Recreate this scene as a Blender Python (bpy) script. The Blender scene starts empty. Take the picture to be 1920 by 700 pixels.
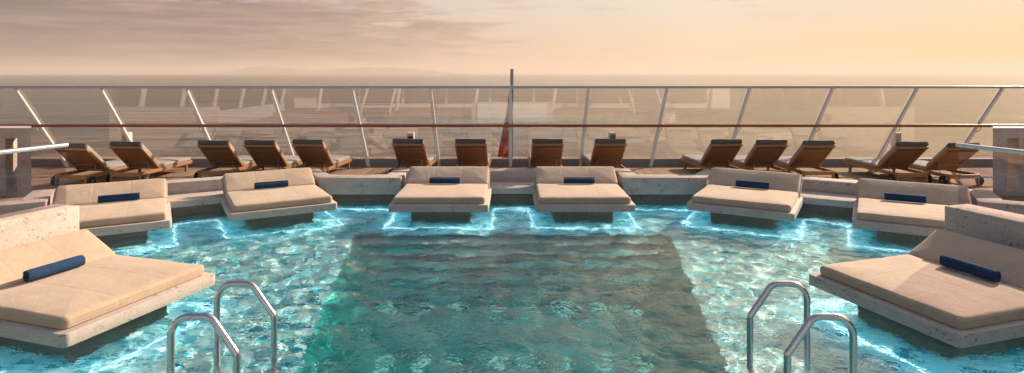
import bpy, bmesh, math, random
from mathutils import Vector, Matrix, noise
R = math.radians
random.seed(7)
sc = bpy.context.scene
col = sc.collection

# ------------------------------------------------------------------ node helpers
def mat(name):
    m = bpy.data.materials.new(name); m.use_nodes = True
    nt = m.node_tree
    b = nt.nodes.get('Principled BSDF')
    return m, nt, b
def N(nt, t, **kw):
    n = nt.nodes.new(t)
    for k, v in kw.items():
        if k in n.inputs.keys(): n.inputs[k].default_value = v
        else: setattr(n, k, v)
    return n
def L(nt, a, b): nt.links.new(a, b)
def noise_tex(nt, vec, scale, detail=4, rough=.55, dist=0.0):
    n = N(nt, 'ShaderNodeTexNoise'); n.inputs['Scale'].default_value = scale
    n.inputs['Detail'].default_value = detail; n.inputs['Roughness'].default_value = rough
    n.inputs['Distortion'].default_value = dist
    if vec is not None: L(nt, vec, n.inputs['Vector'])
    return n
def ramp(nt, fac, stops, interp='LINEAR'):
    r = N(nt, 'ShaderNodeValToRGB'); r.color_ramp.interpolation = interp
    e = r.color_ramp.elements
    while len(e) < len(stops): e.new(.5)
    for i, (p, c) in enumerate(stops):
        e[i].position = p
        e[i].color = (c, c, c, 1) if isinstance(c, (int, float)) else (*c, 1)
    if fac is not None: L(nt, fac, r.inputs['Fac'])
    return r
def mixc(nt, fac, a, b, mode='MIX'):
    m = N(nt, 'ShaderNodeMix'); m.data_type = 'RGBA'; m.blend_type = mode
    for sock, v in ((m.inputs['Factor'], fac), (m.inputs['A'], a), (m.inputs['B'], b)):
        # colour sockets share names with float ones: pick the right type
        pass
    fi = m.inputs[0]; ai = m.inputs[6]; bi = m.inputs[7]
    for s, v in ((fi, fac), (ai, a), (bi, b)):
        if hasattr(v, 'is_output'): L(nt, v, s)
        elif isinstance(v, (int, float)): s.default_value = v if s is fi else (v, v, v, 1)
        else: s.default_value = (*v, 1)
    return m.outputs[2]
def math_n(nt, op, a, b=None, c=None, clamp=False):
    m = N(nt, 'ShaderNodeMath'); m.operation = op; m.use_clamp = clamp
    for i, v in enumerate((a, b, c)):
        if v is None: continue
        if hasattr(v, 'is_output'): L(nt, v, m.inputs[i])
        else: m.inputs[i].default_value = v
    return m.outputs[0]
def mapping(nt, vec, scale=(1, 1, 1), rot=(0, 0, 0)):
    m = N(nt, 'ShaderNodeMapping'); m.inputs['Scale'].default_value = scale; m.inputs['Rotation'].default_value = rot
    L(nt, vec, m.inputs['Vector']); return m.outputs[0]
def bump(nt, b, h, strength=.3, dist=.01):
    n = N(nt, 'ShaderNodeBump'); n.inputs['Strength'].default_value = strength; n.inputs['Distance'].default_value = dist
    L(nt, h, n.inputs['Height'])
    if b is not None: L(nt, n.outputs[0], b.inputs['Normal'])
    return n.outputs[0]
def objco(nt): return N(nt, 'ShaderNodeTexCoord').outputs['Object']
def worldpos(nt): return N(nt, 'ShaderNodeNewGeometry').outputs['Position']

M = {}
HAZE = 1.4e-4
def stone(name, c1, c2, pit, rough=.8):
    m, nt, b = mat(name); p = worldpos(nt)
    lay = noise_tex(nt, mapping(nt, p, (1.2, 1.2, 3.5)), 2.2, 6, .6, .6)
    col1 = ramp(nt, lay.outputs[0], [(.3, c1), (.7, c2)]).outputs[0]
    fine = noise_tex(nt, p, 60, 3, .6)
    col2 = mixc(nt, .25, col1, ramp(nt, fine.outputs[0], [(.35, .25), (.65, .75)]).outputs[0], 'OVERLAY')
    v = noise_tex(nt, mapping(nt, p, (1, 1, 1.7)), 24, 5, .7, .8)
    gate = noise_tex(nt, p, 5.5, 2, .5)
    s = math_n(nt, 'ADD', v.outputs[0], math_n(nt, 'MULTIPLY', math_n(nt, 'SUBTRACT', gate.outputs[0], .5), .35))
    pits = ramp(nt, s, [(.585, 0), (.65, 1)]).outputs[0]
    c = mixc(nt, pits, col2, pit)
    L(nt, c, b.inputs['Base Color']); b.inputs['Roughness'].default_value = rough; b.inputs['Specular IOR Level'].default_value = .25
    h = math_n(nt, 'SUBTRACT', math_n(nt, 'MULTIPLY', fine.outputs[0], .15), pits)
    bump(nt, b, h, .35, .006)
    M[name] = m
stone('travertine', (.58, .49, .425), (.48, .395, .345), (.24, .17, .135))
stone('grey_travertine', (.53, .45, .41), (.45, .38, .345), (.22, .17, .145))

def fabric(name, c1, c2, sc_=420, rough=.95, wob=True, sheen=.15, bs=.25):
    m, nt, b = mat(name); o = objco(nt)
    big = noise_tex(nt, o, 3.5, 4, .6)
    thr = noise_tex(nt, mapping(nt, o, (1, .35, 1)), 110, 2, .6)
    thr2 = noise_tex(nt, mapping(nt, o, (.35, 1, 1)), 110, 2, .6)
    t = math_n(nt, 'MULTIPLY_ADD', thr.outputs[0], .5, math_n(nt, 'MULTIPLY', thr2.outputs[0], .5))
    c = ramp(nt, math_n(nt, 'MULTIPLY_ADD', big.outputs[0], .35, math_n(nt, 'MULTIPLY', t, .65)), [(.38, c2), (.62, c1)]).outputs[0]
    L(nt, c, b.inputs['Base Color']); b.inputs['Roughness'].default_value = rough
    b.inputs['Sheen Weight'].default_value = sheen
    bump(nt, b, math_n(nt, 'MULTIPLY_ADD', big.outputs[0], 3.0, t), bs, .006)
    M[name] = m
fabric('tan_fabric', (.58, .425, .305), (.45, .32, .222))
m = M['tan_fabric']; nt = m.node_tree; b = nt.nodes['Principled BSDF']
o_ = objco(nt); sp_ = N(nt, 'ShaderNodeSeparateXYZ'); L(nt, o_, sp_.inputs[0])
ax = math_n(nt, 'ABSOLUTE', math_n(nt, 'SUBTRACT', math_n(nt, 'ABSOLUTE', sp_.outputs[0]), .275))
seam = ramp(nt, math_n(nt, 'MULTIPLY', ax, 12, clamp=True), [(0, 0), (.06, .55), (.5, 1)]).outputs[0]
ay = math_n(nt, 'ABSOLUTE', math_n(nt, 'SUBTRACT', sp_.outputs[1], .72))
seam2 = ramp(nt, math_n(nt, 'MULTIPLY', ay, 12, clamp=True), [(0, 0), (.06, .55), (.5, 1)]).outputs[0]
wr = noise_tex(nt, o_, 4.5, 4, .55, .8)
hb = math_n(nt, 'MULTIPLY_ADD', wr.outputs[0], 1.3, math_n(nt, 'MULTIPLY_ADD', seam, .45, math_n(nt, 'MULTIPLY', seam2, .45)))
b2 = N(nt, 'ShaderNodeBump'); b2.inputs['Strength'].default_value = .55; b2.inputs['Distance'].default_value = .012
L(nt, hb, b2.inputs['Height'])
old = b.inputs['Normal'].links[0].from_node; L(nt, b2.outputs[0], old.inputs['Normal'])
fabric('grey_fabric', (.46, .41, .37), (.33, .29, .26))
fabric('dark_fabric', (.11, .095, .09), (.075, .065, .06))
fabric('navy_terry', (.010, .050, .135), (.006, .030, .085), bs=.6, sheen=.0)
fabric('red_flag', (.55, .006, .010), (.42, .004, .007), sheen=0)
m = M['red_flag']; nt = m.node_tree; b = nt.nodes['Principled BSDF']; tr = N(nt, 'ShaderNodeBsdfTranslucent'); tr.inputs['Color'].default_value = (.75, .012, .018, 1)
mx = N(nt, 'ShaderNodeMixShader'); mx.inputs[0].default_value = .28; L(nt, b.outputs[0], mx.inputs[1]); L(nt, tr.outputs[0], mx.inputs[2]); L(nt, mx.outputs[0], nt.nodes['Material Output'].inputs['Surface'])
fabric('white_flag', (.7, .68, .66), (.6, .58, .56), sheen=0)

def wood(name, c1, c2, axis=(14, 1.2, 14), rough=.45, coat=0):
    m, nt, b = mat(name); o = objco(nt)
    g = noise_tex(nt, mapping(nt, o, axis), 4, 6, .65, .7)
    big = noise_tex(nt, o, 2.5, 2)
    f = math_n(nt, 'MULTIPLY_ADD', g.outputs[0], .75, math_n(nt, 'MULTIPLY', big.outputs[0], .25))
    L(nt, ramp(nt, f, [(.32, c2), (.68, c1)]).outputs[0], b.inputs['Base Color'])
    b.inputs['Roughness'].default_value = rough; b.inputs['Coat Weight'].default_value = coat
    bump(nt, b, g.outputs[0], .12, .004)
    M[name] = m
wood('teak', (.46, .235, .10), (.31, .145, .058))
wood('teak_board', (.30, .145, .06), (.20, .09, .036), (1.2, 10, 10))
wood('varnished_rail', (.30, .075, .022), (.18, .04, .012), (1, 14, 14), .25, .4)

# teak planking laid fore and aft
m, nt, b = mat('teak_deck'); p = worldpos(nt)
sx = N(nt, 'ShaderNodeSeparateXYZ'); L(nt, p, sx.inputs[0])
u = math_n(nt, 'MULTIPLY', sx.outputs[0], 1/.115)
fr = math_n(nt, 'FRACT', u); idx = math_n(nt, 'FLOOR', u)
seam = math_n(nt, 'LESS_THAN', fr, .085)
wn = N(nt, 'ShaderNodeTexWhiteNoise'); wn.noise_dimensions = '2D'
cb = N(nt, 'ShaderNodeCombineXYZ'); L(nt, idx, cb.inputs[0])
wn2 = N(nt, 'ShaderNodeTexWhiteNoise'); wn2.noise_dimensions = '1D'; L(nt, idx, wn2.inputs['W'])
yy = math_n(nt, 'FLOOR', math_n(nt, 'ADD', math_n(nt, 'MULTIPLY', sx.outputs[1], 1/1.9), math_n(nt, 'MULTIPLY', wn2.outputs[0], 7)))
L(nt, yy, cb.inputs[1]); L(nt, cb.outputs[0], wn.inputs['Vector'])
gr = noise_tex(nt, mapping(nt, p, (22, 1.3, 1)), 3, 6, .65, .6)
tone = math_n(nt, 'MULTIPLY_ADD', wn.outputs[0], .45, math_n(nt, 'MULTIPLY', gr.outputs[0], .55))
wc = ramp(nt, tone, [(.2, (.30, .185, .115)), (.75, (.47, .32, .215))]).outputs[0]
L(nt, mixc(nt, seam, wc, (.05, .04, .035)), b.inputs['Base Color'])
b.inputs['Roughness'].default_value = .85; b.inputs['Specular IOR Level'].default_value = .2
bump(nt, b, math_n(nt, 'SUBTRACT', gr.outputs[0], math_n(nt, 'MULTIPLY', seam, 1.5)), .2, .004)
M['teak_deck'] = m

def simple(name, c, rough=.5, metal=0, var=.12, scale=6, coat=0):
    m, nt, b = mat(name); o = objco(nt)
    n = noise_tex(nt, o, scale, 5, .6)
    a = tuple(x*(1-var) for x in c); d = tuple(min(1, x*(1+var)) for x in c)
    L(nt, ramp(nt, n.outputs[0], [(.3, a), (.7, d)]).outputs[0], b.inputs['Base Color'])
    L(nt, ramp(nt, n.outputs[0], [(.2, rough*.8), (.8, min(1, rough*1.25))]).outputs[0], b.inputs['Roughness'])
    b.inputs['Metallic'].default_value = metal; b.inputs['Coat Weight'].default_value = coat
    M[name] = m
simple('white_paint', (.74, .70, .66), .35, 0, .05)
simple('steel', (.72, .61, .61), .19, 1, .05, 3)
simple('dark_steel', (.25, .22, .21), .35, .9, .05, 3)
simple('rail_metal', (.46, .42, .42), .4, .5, .08)
simple('brushed_tube', (.72, .70, .74), .28, .7, .05)
simple('kerb_grey', (.24, .205, .20), .6, 0, .1, 9)
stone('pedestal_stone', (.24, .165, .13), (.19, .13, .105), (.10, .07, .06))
simple('rubber', (.012, .011, .011), .6)
simple('dark_panel', (.018, .017, .018), .35)
simple('pole_grey', (.32, .33, .38), .4, .2, .05)
simple('ship_white', (.66, .64, .62), .45, 0, .04, 2)
simple('window_dark', (.02, .022, .026), .08)
simple('hill', (.10, .085, .06), .95, 0, .3, .004)

# glass: tinted, coated pane
def glass(name, tint, refl):
    m, nt, b = mat(name); nt.nodes.remove(b)
    out = nt.nodes['Material Output']
    t = N(nt, 'ShaderNodeBsdfTransparent'); t.inputs['Color'].default_value = (*tint, 1)
    g = N(nt, 'ShaderNodeBsdfGlossy'); g.inputs['Roughness'].default_value = .0
    g.inputs['Color'].default_value = (1, 1, 1, 1)
    lw = N(nt, 'ShaderNodeLayerWeight'); lw.inputs['Blend'].default_value = .5      # Schlick's curve, the same from both sides
    f = math_n(nt, 'MULTIPLY_ADD', math_n(nt, 'POWER', lw.outputs['Facing'], 5), .9, .04+refl, clamp=True)
    mx = N(nt, 'ShaderNodeMixShader'); L(nt, f, mx.inputs[0]); L(nt, t.outputs[0], mx.inputs[1]); L(nt, g.outputs[0], mx.inputs[2])
    L(nt, mx.outputs[0], out.inputs['Surface'])
    M[name] = m
glass('fence_glass', (.925, .905, .89), .045)
glass('balustrade_glass', (.86, .82, .84), .0)

# pool water
m, nt, b = mat('pool_water'); nt.nodes.remove(b); out = nt.nodes['Material Output']
p = worldpos(nt)
rf = N(nt, 'ShaderNodeBsdfGlass'); rf.inputs['IOR'].default_value = 1.33; rf.inputs['Roughness'].default_value = 0
w3 = noise_tex(nt, mapping(nt, worldpos(nt), (1, 1.2, 1)), 7, 1, .4, 2.4)
L(nt, bump(nt, None, w3.outputs[0], 1.0, .008), rf.inputs['Normal'])
L(nt, rf.outputs[0], out.inputs['Surface'])
rf.inputs['Color'].default_value = (.86, .985, .99, 1)
M['pool_water'] = m

# pool tiles
def mosaic(name, stops, tx, ty, rough=.3):
    m, nt, b = mat(name); p = worldpos(nt)
    s = N(nt, 'ShaderNodeSeparateXYZ'); L(nt, p, s.inputs[0])
    # rows run across the pool, each row shifted on its own
    row = math_n(nt, 'FLOOR', math_n(nt, 'MULTIPLY', math_n(nt, 'ADD', s.outputs[1], math_n(nt, 'MULTIPLY', s.outputs[2], 1.0)), 1/ty))
    wr = N(nt, 'ShaderNodeTexWhiteNoise'); wr.noise_dimensions = '1D'; L(nt, row, wr.inputs['W'])
    cx = math_n(nt, 'FLOOR', math_n(nt, 'ADD', math_n(nt, 'MULTIPLY', s.outputs[0], 1/tx), math_n(nt, 'MULTIPLY', wr.outputs[0], 9)))
    c = N(nt, 'ShaderNodeCombineXYZ'); L(nt, cx, c.inputs[0]); L(nt, row, c.inputs[1])
    w = N(nt, 'ShaderNodeTexWhiteNoise'); w.noise_dimensions = '2D'; L(nt, c.outputs[0], w.inputs['Vector'])
    big = noise_tex(nt, p, 1.1, 3)
    f = math_n(nt, 'MULTIPLY_ADD', w.outputs[0], .82, math_n(nt, 'MULTIPLY', big.outputs[0], .18))
    L(nt, ramp(nt, f, stops, 'LINEAR').outputs[0], b.inputs['Base Color'])
    b.inputs['Roughness'].default_value = rough
    M[name] = m
mosaic('pale_mosaic', [(.10, (.01, .22, .36)), (.28, (.05, .48, .60)), (.34, (.40, .76, .80)), (.55, (.56, .79, .80)), (.72, (.72, .80, .80)), (.86, (.22, .66, .76))], .15, .05)
mosaic('basin_mosaic', [(.15, (.004, .26, .29)), (.4, (.008, .48, .48)), (.65, (.03, .60, .58)), (.85, (.25, .70, .66))], .30, .12)
m = M['basin_mosaic']; nt = m.node_tree; b = nt.nodes['Principled BSDF']     # mauve-brown bands and patches; browner far end paints the sky's reflection into the tiles
src = b.inputs['Base Color'].links[0].from_socket; p = worldpos(nt)
s3 = N(nt, 'ShaderNodeSeparateXYZ'); L(nt, p, s3.inputs[0])
pt = noise_tex(nt, mapping(nt, p, (.8, 1.6, 1)), 1.3, 3, .55, .6)
zf = math_n(nt, 'MULTIPLY_ADD', s3.outputs[2], 1.3, 1.45)
yf = math_n(nt, 'MULTIPLY_ADD', s3.outputs[1], 1/5.2, -1.50)
yf = math_n(nt, 'MULTIPLY_ADD', math_n(nt, 'SINE', math_n(nt, 'MULTIPLY', s3.outputs[1], 2*math.pi/.52)), .22, yf)
fac = ramp(nt, math_n(nt, 'ADD', math_n(nt, 'MULTIPLY', yf, .55), math_n(nt, 'MULTIPLY_ADD', pt.outputs[0], 1.0, -.15)), [(.36, 0), (.66, .85)]).outputs[0]
L(nt, mixc(nt, fac, src, ramp(nt, noise_tex(nt, p, 14, 4).outputs[0], [(.3, (.38, .33, .34)), (.7, (.56, .48, .49))]).outputs[0]), b.inputs['Base Color'])

def emit(name, c, s):
    m, nt, b = mat(name)
    b.inputs['Base Color'].default_value = (.6, .7, .7, 1)
    b.inputs['Emission Color'].default_value = (*c, 1); b.inputs['Emission Strength'].default_value = s
    M[name] = m
emit('led_strip', (.72, .95, 1.0), .9)
emit('pool_lamp', (.12, .80, .62), .22)

# sea
m, nt, b = mat('sea_water'); p = worldpos(nt)
a1 = noise_tex(nt, mapping(nt, p, (.35, 1, 1)), .22, 5, .6, .5)
a2 = noise_tex(nt, mapping(nt, p, (.4, 1, 1), (0, 0, .25)), .035, 4, .55, .4)
hh = math_n(nt, 'MULTIPLY_ADD', a1.outputs[0], .9, math_n(nt, 'MULTIPLY', a2.outputs[0], 3.2))
b.inputs['Base Color'].default_value = (.035, .04, .042, 1); b.inputs['Roughness'].default_value = .12; b.inputs['IOR'].default_value = 1.33
bump(nt, b, hh, .6, 1.0)
M['sea_water'] = m

# falling water of the cascade
m, nt, b = mat('cascade_water'); o = worldpos(nt)
n1 = noise_tex(nt, mapping(nt, o, (26, 1, 1.3)), 1.5, 5, .7, .3)
L(nt, ramp(nt, n1.outputs[0], [(.35, (.62, .64, .64)), (.6, (.86, .87, .87))]).outputs[0], b.inputs['Base Color'])
b.inputs['Roughness'].default_value = .25
bump(nt, b, n1.outputs[0], .6, .03)
M['cascade_water'] = m

# ------------------------------------------------------------------ mesh helpers
def link(name, bm, material, parent=None, smooth=None):
    me = bpy.data.meshes.new(name); bm.normal_update(); bm.to_mesh(me); bm.free()
    me.materials.append(M[material])
    o = bpy.data.objects.new(name, me); col.objects.link(o)
    if parent is not None: o.parent = parent
    if smooth is not None:
        for p_ in me.polygons: p_.use_smooth = True
        if smooth < 180:
            me.set_sharp_from_angle(angle=R(smooth))
    return o
def tag(o, label=None, cat=None, group=None, kind=None):
    if label: o['label'] = label
    if cat: o['category'] = cat
    if group: o['group'] = group
    if kind: o['kind'] = kind
    return o
def empty(name, loc=(0, 0, 0), rz=0):
    o = bpy.data.objects.new(name, None); o.location = loc; o.rotation_euler = (0, 0, rz)
    o.empty_display_size = .1
    col.objects.link(o); return o
def children(o): return [c for c in bpy.data.objects if c.parent == o]
def copy_tree(o, parent=None):
    c = o.copy(); col.objects.link(c)
    if parent is not None: c.parent = parent
    for ch in children(o): copy_tree(ch, c)
    return c
def box(bm, x0, x1, y0, y1, z0, z1, mtx=None, bev=0, seg=2):
    t = bmesh.new()
    bmesh.ops.create_cube(t, size=1)
    for v in t.verts:
        v.co = Vector((x0+(v.co.x+.5)*(x1-x0), y0+(v.co.y+.5)*(y1-y0), z0+(v.co.z+.5)*(z1-z0)))
    if bev: bmesh.ops.bevel(t, geom=t.edges[:], offset=bev, segments=seg, affect='EDGES', profile=.5)
    if mtx is not None: t.transform(mtx)
    merge(bm, t)
def merge(bm, t):
    me = bpy.data.meshes.new('tmp'); t.to_mesh(me); t.free(); bm.from_mesh(me); bpy.data.meshes.remove(me)
def prism(bm, pts, z0, z1, bev=0, seg=2):
    t = bmesh.new()
    a = sum(pts[i][0]*pts[(i+1) % len(pts)][1]-pts[(i+1) % len(pts)][0]*pts[i][1] for i in range(len(pts)))
    if a < 0: pts = pts[::-1]
    lo = [t.verts.new((x, y, z0)) for x, y in pts]; hi = [t.verts.new((x, y, z1)) for x, y in pts]
    n = len(pts)
    t.faces.new(lo[::-1]); t.faces.new(hi)
    for i in range(n): t.faces.new((lo[i], lo[(i+1) % n], hi[(i+1) % n], hi[i]))
    if bev: bmesh.ops.bevel(t, geom=t.edges[:], offset=bev, segments=seg, affect='EDGES', profile=.5)
    merge(bm, t)
def tube(bm, pts, r, n=12, cap=True):
    pts = [Vector(p_) for p_ in pts]
    rings = []
    up = Vector((0, 0, 1))
    for i, p_ in enumerate(pts):
        d = (pts[min(i+1, len(pts)-1)]-pts[max(i-1, 0)]).normalized()
        a = up - d*up.dot(d)
        if a.length < 1e-3:
            a = Vector((0, 1, 0)) - d*Vector((0, 1, 0)).dot(d)
        a.normalize(); b_ = d.cross(a)
        if i and rings:
            pa = prev
            a2 = pa - d*pa.dot(d)
            if a2.length > 1e-3: a = a2.normalized(); b_ = d.cross(a)
        prev = a
        rr = r[i] if isinstance(r, (list, tuple)) else r
        rings.append([bm.verts.new(p_+a*math.cos(2*math.pi*k/n)*rr+b_*math.sin(2*math.pi*k/n)*rr) for k in range(n)])
    for i in range(len(rings)-1):
        for k in range(n):
            bm.faces.new((rings[i][k], rings[i][(k+1) % n], rings[i+1][(k+1) % n], rings[i+1][k]))
    if cap:
        bm.faces.new(rings[0][::-1]); bm.faces.new(rings[-1])
def rrect(w, l, r, seg=6, ne=10):
    """outline of a rounded rectangle centred on 0, with points along its sides"""
    hw, hl = w/2-r, l/2-r; out = []
    cs = [(hw, hl, 0), (-hw, hl, 90), (-hw, -hl, 180), (hw, -hl, 270)]
    for i, (cx, cy, a0) in enumerate(cs):
        for k in range(seg+1):
            a = R(a0+90*k/seg); out.append((cx+r*math.cos(a), cy+r*math.sin(a)))
        nx_, ny_, a1 = cs[(i+1) % 4]
        a = R(a0+90); sx_, sy_ = cx+r*math.cos(a), cy+r*math.sin(a)
        a = R(a1); ex, ey = nx_+r*math.cos(a), ny_+r*math.sin(a)
        for k in range(1, ne): out.append((sx_+(ex-sx_)*k/ne, sy_+(ey-sy_)*k/ne))
    return out
def pad(bm, w, l, t, mtx=None, crown=.02, rc=.05, edge=.03, rough=.004, seed=0, piping=True):
    """upholstered pad: base at z=0, centred in x, y"""
    prof = [(.025, 0), (.006, .008), (0, .025), (0, t*.45), (.0, t-edge*1.0), (edge*.10, t-edge*.55), (edge*.35, t-edge*.2), (edge*.9, t)]
    if piping:
        prof = [(.025, 0), (.006, .006), (0, .014), (.003, .02), (0, .03), (-.004, t*.5), (0, t-edge-.004), (-.004, t-edge+.003), (.001, t-edge+.010), (edge*.14, t-edge*.45), (edge*.45, t-edge*.14), (edge*1.0, t)]
    S = min(w, l)/2
    for q in (.18, .34, .55, .78): prof.append((edge+(S-edge)*q, t+crown*(1-(1-q)**2.2)))
    rings = []; T = bmesh.new()
    for ins, z in prof:
        rr = max(rc-ins, .004) if ins < rc else .004
        rings.append([T.verts.new((x, y, z)) for x, y in rrect(w-2*ins, l-2*ins, min(rr, (min(w, l)-2*ins)/2*.9))])
    n = len(rings[0])
    for i in range(len(rings)-1):
        for k in range(n): T.faces.new((rings[i][k], rings[i][(k+1) % n], rings[i+1][(k+1) % n], rings[i+1][k]))
    T.faces.new(rings[0][::-1])
    bmesh.ops.triangle_fill(T, edges=[T.edges.get((rings[-1][k], rings[-1][(k+1) % n])) for k in range(n)], use_beauty=True)
    for v in T.verts:
        if v.co.z > t*.3:
            q = v.co*3.1+Vector((seed*7.3, seed*3.1, 0))
            v.co += Vector((noise.noise(q*2), noise.noise(q*2+Vector((9, 0, 0))), noise.noise(q+Vector((0, 5, 0)))*1.6))*rough
    if mtx is not None: T.transform(mtx)
    merge(bm, T)
def frame(mid, deg):
    c, s = math.cos(R(deg)), math.sin(R(deg))
    return lambda u, v: (mid[0]+c*u-s*v, mid[1]+s*u+c*v)
def mir(pts): return [(-x, y) for x, y in pts]

# ------------------------------------------------------------------ layout (metres; water at z = 0, camera over the pool looking aft)
Z_SLAB, Z_UNDER, Z_COP, Z_DECK = .28, .157, .50, .24
FENCE_Y = 15.6
MID4, MID5 = (1.30, 10.89), (3.93, 10.62)
F4 = frame(MID4, 0); F5 = frame(MID5, -30)
MID6 = F5(2.6, 0); F6 = frame(MID6, -30)
MID7 = (3.78, 6.30); A7 = -72; F7 = frame(MID7, A7)

# ------------------------------------------------------------------ camera
cam = bpy.data.cameras.new('camera'); co = bpy.data.objects.new('camera', cam); col.objects.link(co)
co.location = (0, 0, 2.6); co.rotation_euler = (R(90), 0, 0)
cam.sensor_width = 36; cam.lens = 36*1150/1920; cam.shift_y = -(350-138)/1920
cam.clip_start = .05; cam.clip_end = 60000
sc.camera = co

# ------------------------------------------------------------------ world
SUN_AZ, SUN_EL = 48, 25.5            # degrees right of the view direction, above the horizon
w = bpy.data.worlds.new('World'); sc.world = w; w.use_nodes = True
nt = w.node_tree; bg = nt.nodes['Background']; wo = nt.nodes['World Output']
sky = N(nt, 'ShaderNodeTexSky'); sky.sky_type = 'NISHITA'; sky.sun_disc = False
sky.sun_elevation = R(SUN_EL); sky.sun_rotation = R(SUN_AZ); sky.dust_density = 4; sky.air_density = 1.2; sky.ozone_density = 1.0
L(nt, sky.outputs[0], bg.inputs['Color']); bg.inputs['Strength'].default_value = .10
tc = N(nt, 'ShaderNodeTexCoord'); d = tc.outputs['Generated']
sp = N(nt, 'ShaderNodeSeparateXYZ'); L(nt, d, sp.inputs[0])
el = math_n(nt, 'MULTIPLY', math_n(nt, 'ARCSINE', sp.outputs[2]), 180/math.pi)        # elevation in degrees
az = math_n(nt, 'MULTIPLY', math_n(nt, 'ARCTAN2', sp.outputs[0], sp.outputs[1]), 180/math.pi)   # degrees right of aft
# warm dusk band: colour along the horizon from the clouded left to the glowing right
azf = math_n(nt, 'MULTIPLY_ADD', az, 1/120, .5, clamp=True)      # -60 -> 0, +60 -> 1
low = ramp(nt, azf, [(.12, (.20, .142, .122)), (.34, (.36, .228, .168)), (.50, (.54, .36, .235)), (.66, (.63, .445, .25)), (.80, (.60, .40, .155)), (.95, (.52, .34, .125))]).outputs[0]
high = ramp(nt, azf, [(.12, (.26, .205, .175)), (.34, (.41, .34, .30)), (.50, (.52, .44, .375)), (.66, (.58, .49, .40)), (.80, (.53, .45, .345)), (.95, (.46, .40, .30))]).outputs[0]
elf = ramp(nt, math_n(nt, 'MULTIPLY', el, 1/8, clamp=True), [(0, 0), (.85, 1)], 'EASE').outputs[0]
band = mixc(nt, elf, low, high)
# layered clouds, thick on the left, thin streaks on the right
cv = N(nt, 'ShaderNodeCombineXYZ'); L(nt, math_n(nt, 'MULTIPLY', az, .055), cv.inputs[0]); L(nt, math_n(nt, 'MULTIPLY', el, .42), cv.inputs[1])
cn = noise_tex(nt, cv.outputs[0], 1.1, 7, .62, .5)
cn2 = noise_tex(nt, mapping(nt, cv.outputs[0], (1.5, 2.2, 1)), 1.7, 6, .6, .3)
leftw = ramp(nt, azf, [(.18, .27), (.34, .20), (.44, .07), (.54, -.0), (.8, 0)]).outputs[0]
leftw = math_n(nt, 'MULTIPLY_ADD', ramp(nt, azf, [(.16, 1), (.32, .88), (.44, .55), (.52, .2), (.7, .10), (.9, 0)]).outputs[0], .31, -.06)
elw = ramp(nt, math_n(nt, 'MULTIPLY', el, 1/14, clamp=True), [(0, .55), (.12, 1), (.34, .85), (.48, .25), (1, .35)]).outputs[0]
cl = math_n(nt, 'MULTIPLY_ADD', cn2.outputs[0], .35, math_n(nt, 'MULTIPLY', cn.outputs[0], .65))
cm = ramp(nt, math_n(nt, 'ADD', cl, math_n(nt, 'MULTIPLY', leftw, elw)), [(.525, 0), (.63, .95)], 'EASE').outputs[0]
ccol = ramp(nt, azf, [(.14, (.128, .104, .098)), (.30, (.172, .128, .120)), (.42, (.26, .18, .155)), (.55, (.42, .29, .22)), (.8, (.56, .41, .28))]).outputs[0]
ccol = mixc(nt, ramp(nt, cn2.outputs[0], [(.40, 0), (.66, .9)]).outputs[0], ccol, ramp(nt, azf, [(.15, (.235, .168, .145)), (.35, (.37, .245, .19)), (.6, (.52, .40, .29))]).outputs[0])
band2 = mixc(nt, cm, band, ccol)
# higher up: the cloud sheet on the left stays dark, the glow on the right carries on
upper = ramp(nt, azf, [(.10, (.055, .048, .046)), (.36, (.10, .082, .074)), (.50, (.34, .28, .24)), (.64, (1.25, .92, .52)), (.82, (1.2, .85, .42)), (.97, (.85, .62, .34))]).outputs[0]
band2 = mixc(nt, ramp(nt, math_n(nt, 'MULTIPLY', el, 1/20, clamp=True), [(.375, 0), (.6, 1)], 'EASE').outputs[0], band2, upper)
sun_v = N(nt, 'ShaderNodeCombineXYZ')
for i_, v_ in enumerate((math.sin(R(SUN_AZ))*math.cos(R(SUN_EL)), math.cos(R(SUN_AZ))*math.cos(R(SUN_EL)), math.sin(R(SUN_EL)))): sun_v.inputs[i_].default_value = v_
dt = N(nt, 'ShaderNodeVectorMath'); dt.operation = 'DOT_PRODUCT'; L(nt, d, dt.inputs[0]); L(nt, sun_v.outputs[0], dt.inputs[1])
gw = math_n(nt, 'MULTIPLY', math_n(nt, 'POWER', math_n(nt, 'MAXIMUM', dt.outputs['Value'], 0), 34), 1.0)
gv = N(nt, 'ShaderNodeVectorMath'); gv.operation = 'SCALE'; gv.inputs[0].default_value = (1, .68, .28); L(nt, gw, gv.inputs['Scale'])
band2 = mixc(nt, 1.0, band2, gv.outputs[0], 'ADD')
bg2 = N(nt, 'ShaderNodeBackground'); L(nt, band2, bg2.inputs['Color']); bg2.inputs['Strength'].default_value = 1.0
# the warm band lies over the aft horizon only and fades into the clear sky above and behind
front = ramp(nt, math_n(nt, 'MULTIPLY', math_n(nt, 'ABSOLUTE', az), 1/180), [(.35, 1), (.7, .08)]).outputs[0]
bf = math_n(nt, 'MULTIPLY', ramp(nt, math_n(nt, 'MULTIPLY', el, 1/60, clamp=True), [(.36, 1), (.75, .2), (1, .1)]).outputs[0], front)
ms = N(nt, 'ShaderNodeMixShader'); L(nt, bf, ms.inputs[0]); L(nt, bg.outputs[0], ms.inputs[1]); L(nt, bg2.outputs[0], ms.inputs[2])
L(nt, ms.outputs[0], wo.inputs['Surface'])

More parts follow.
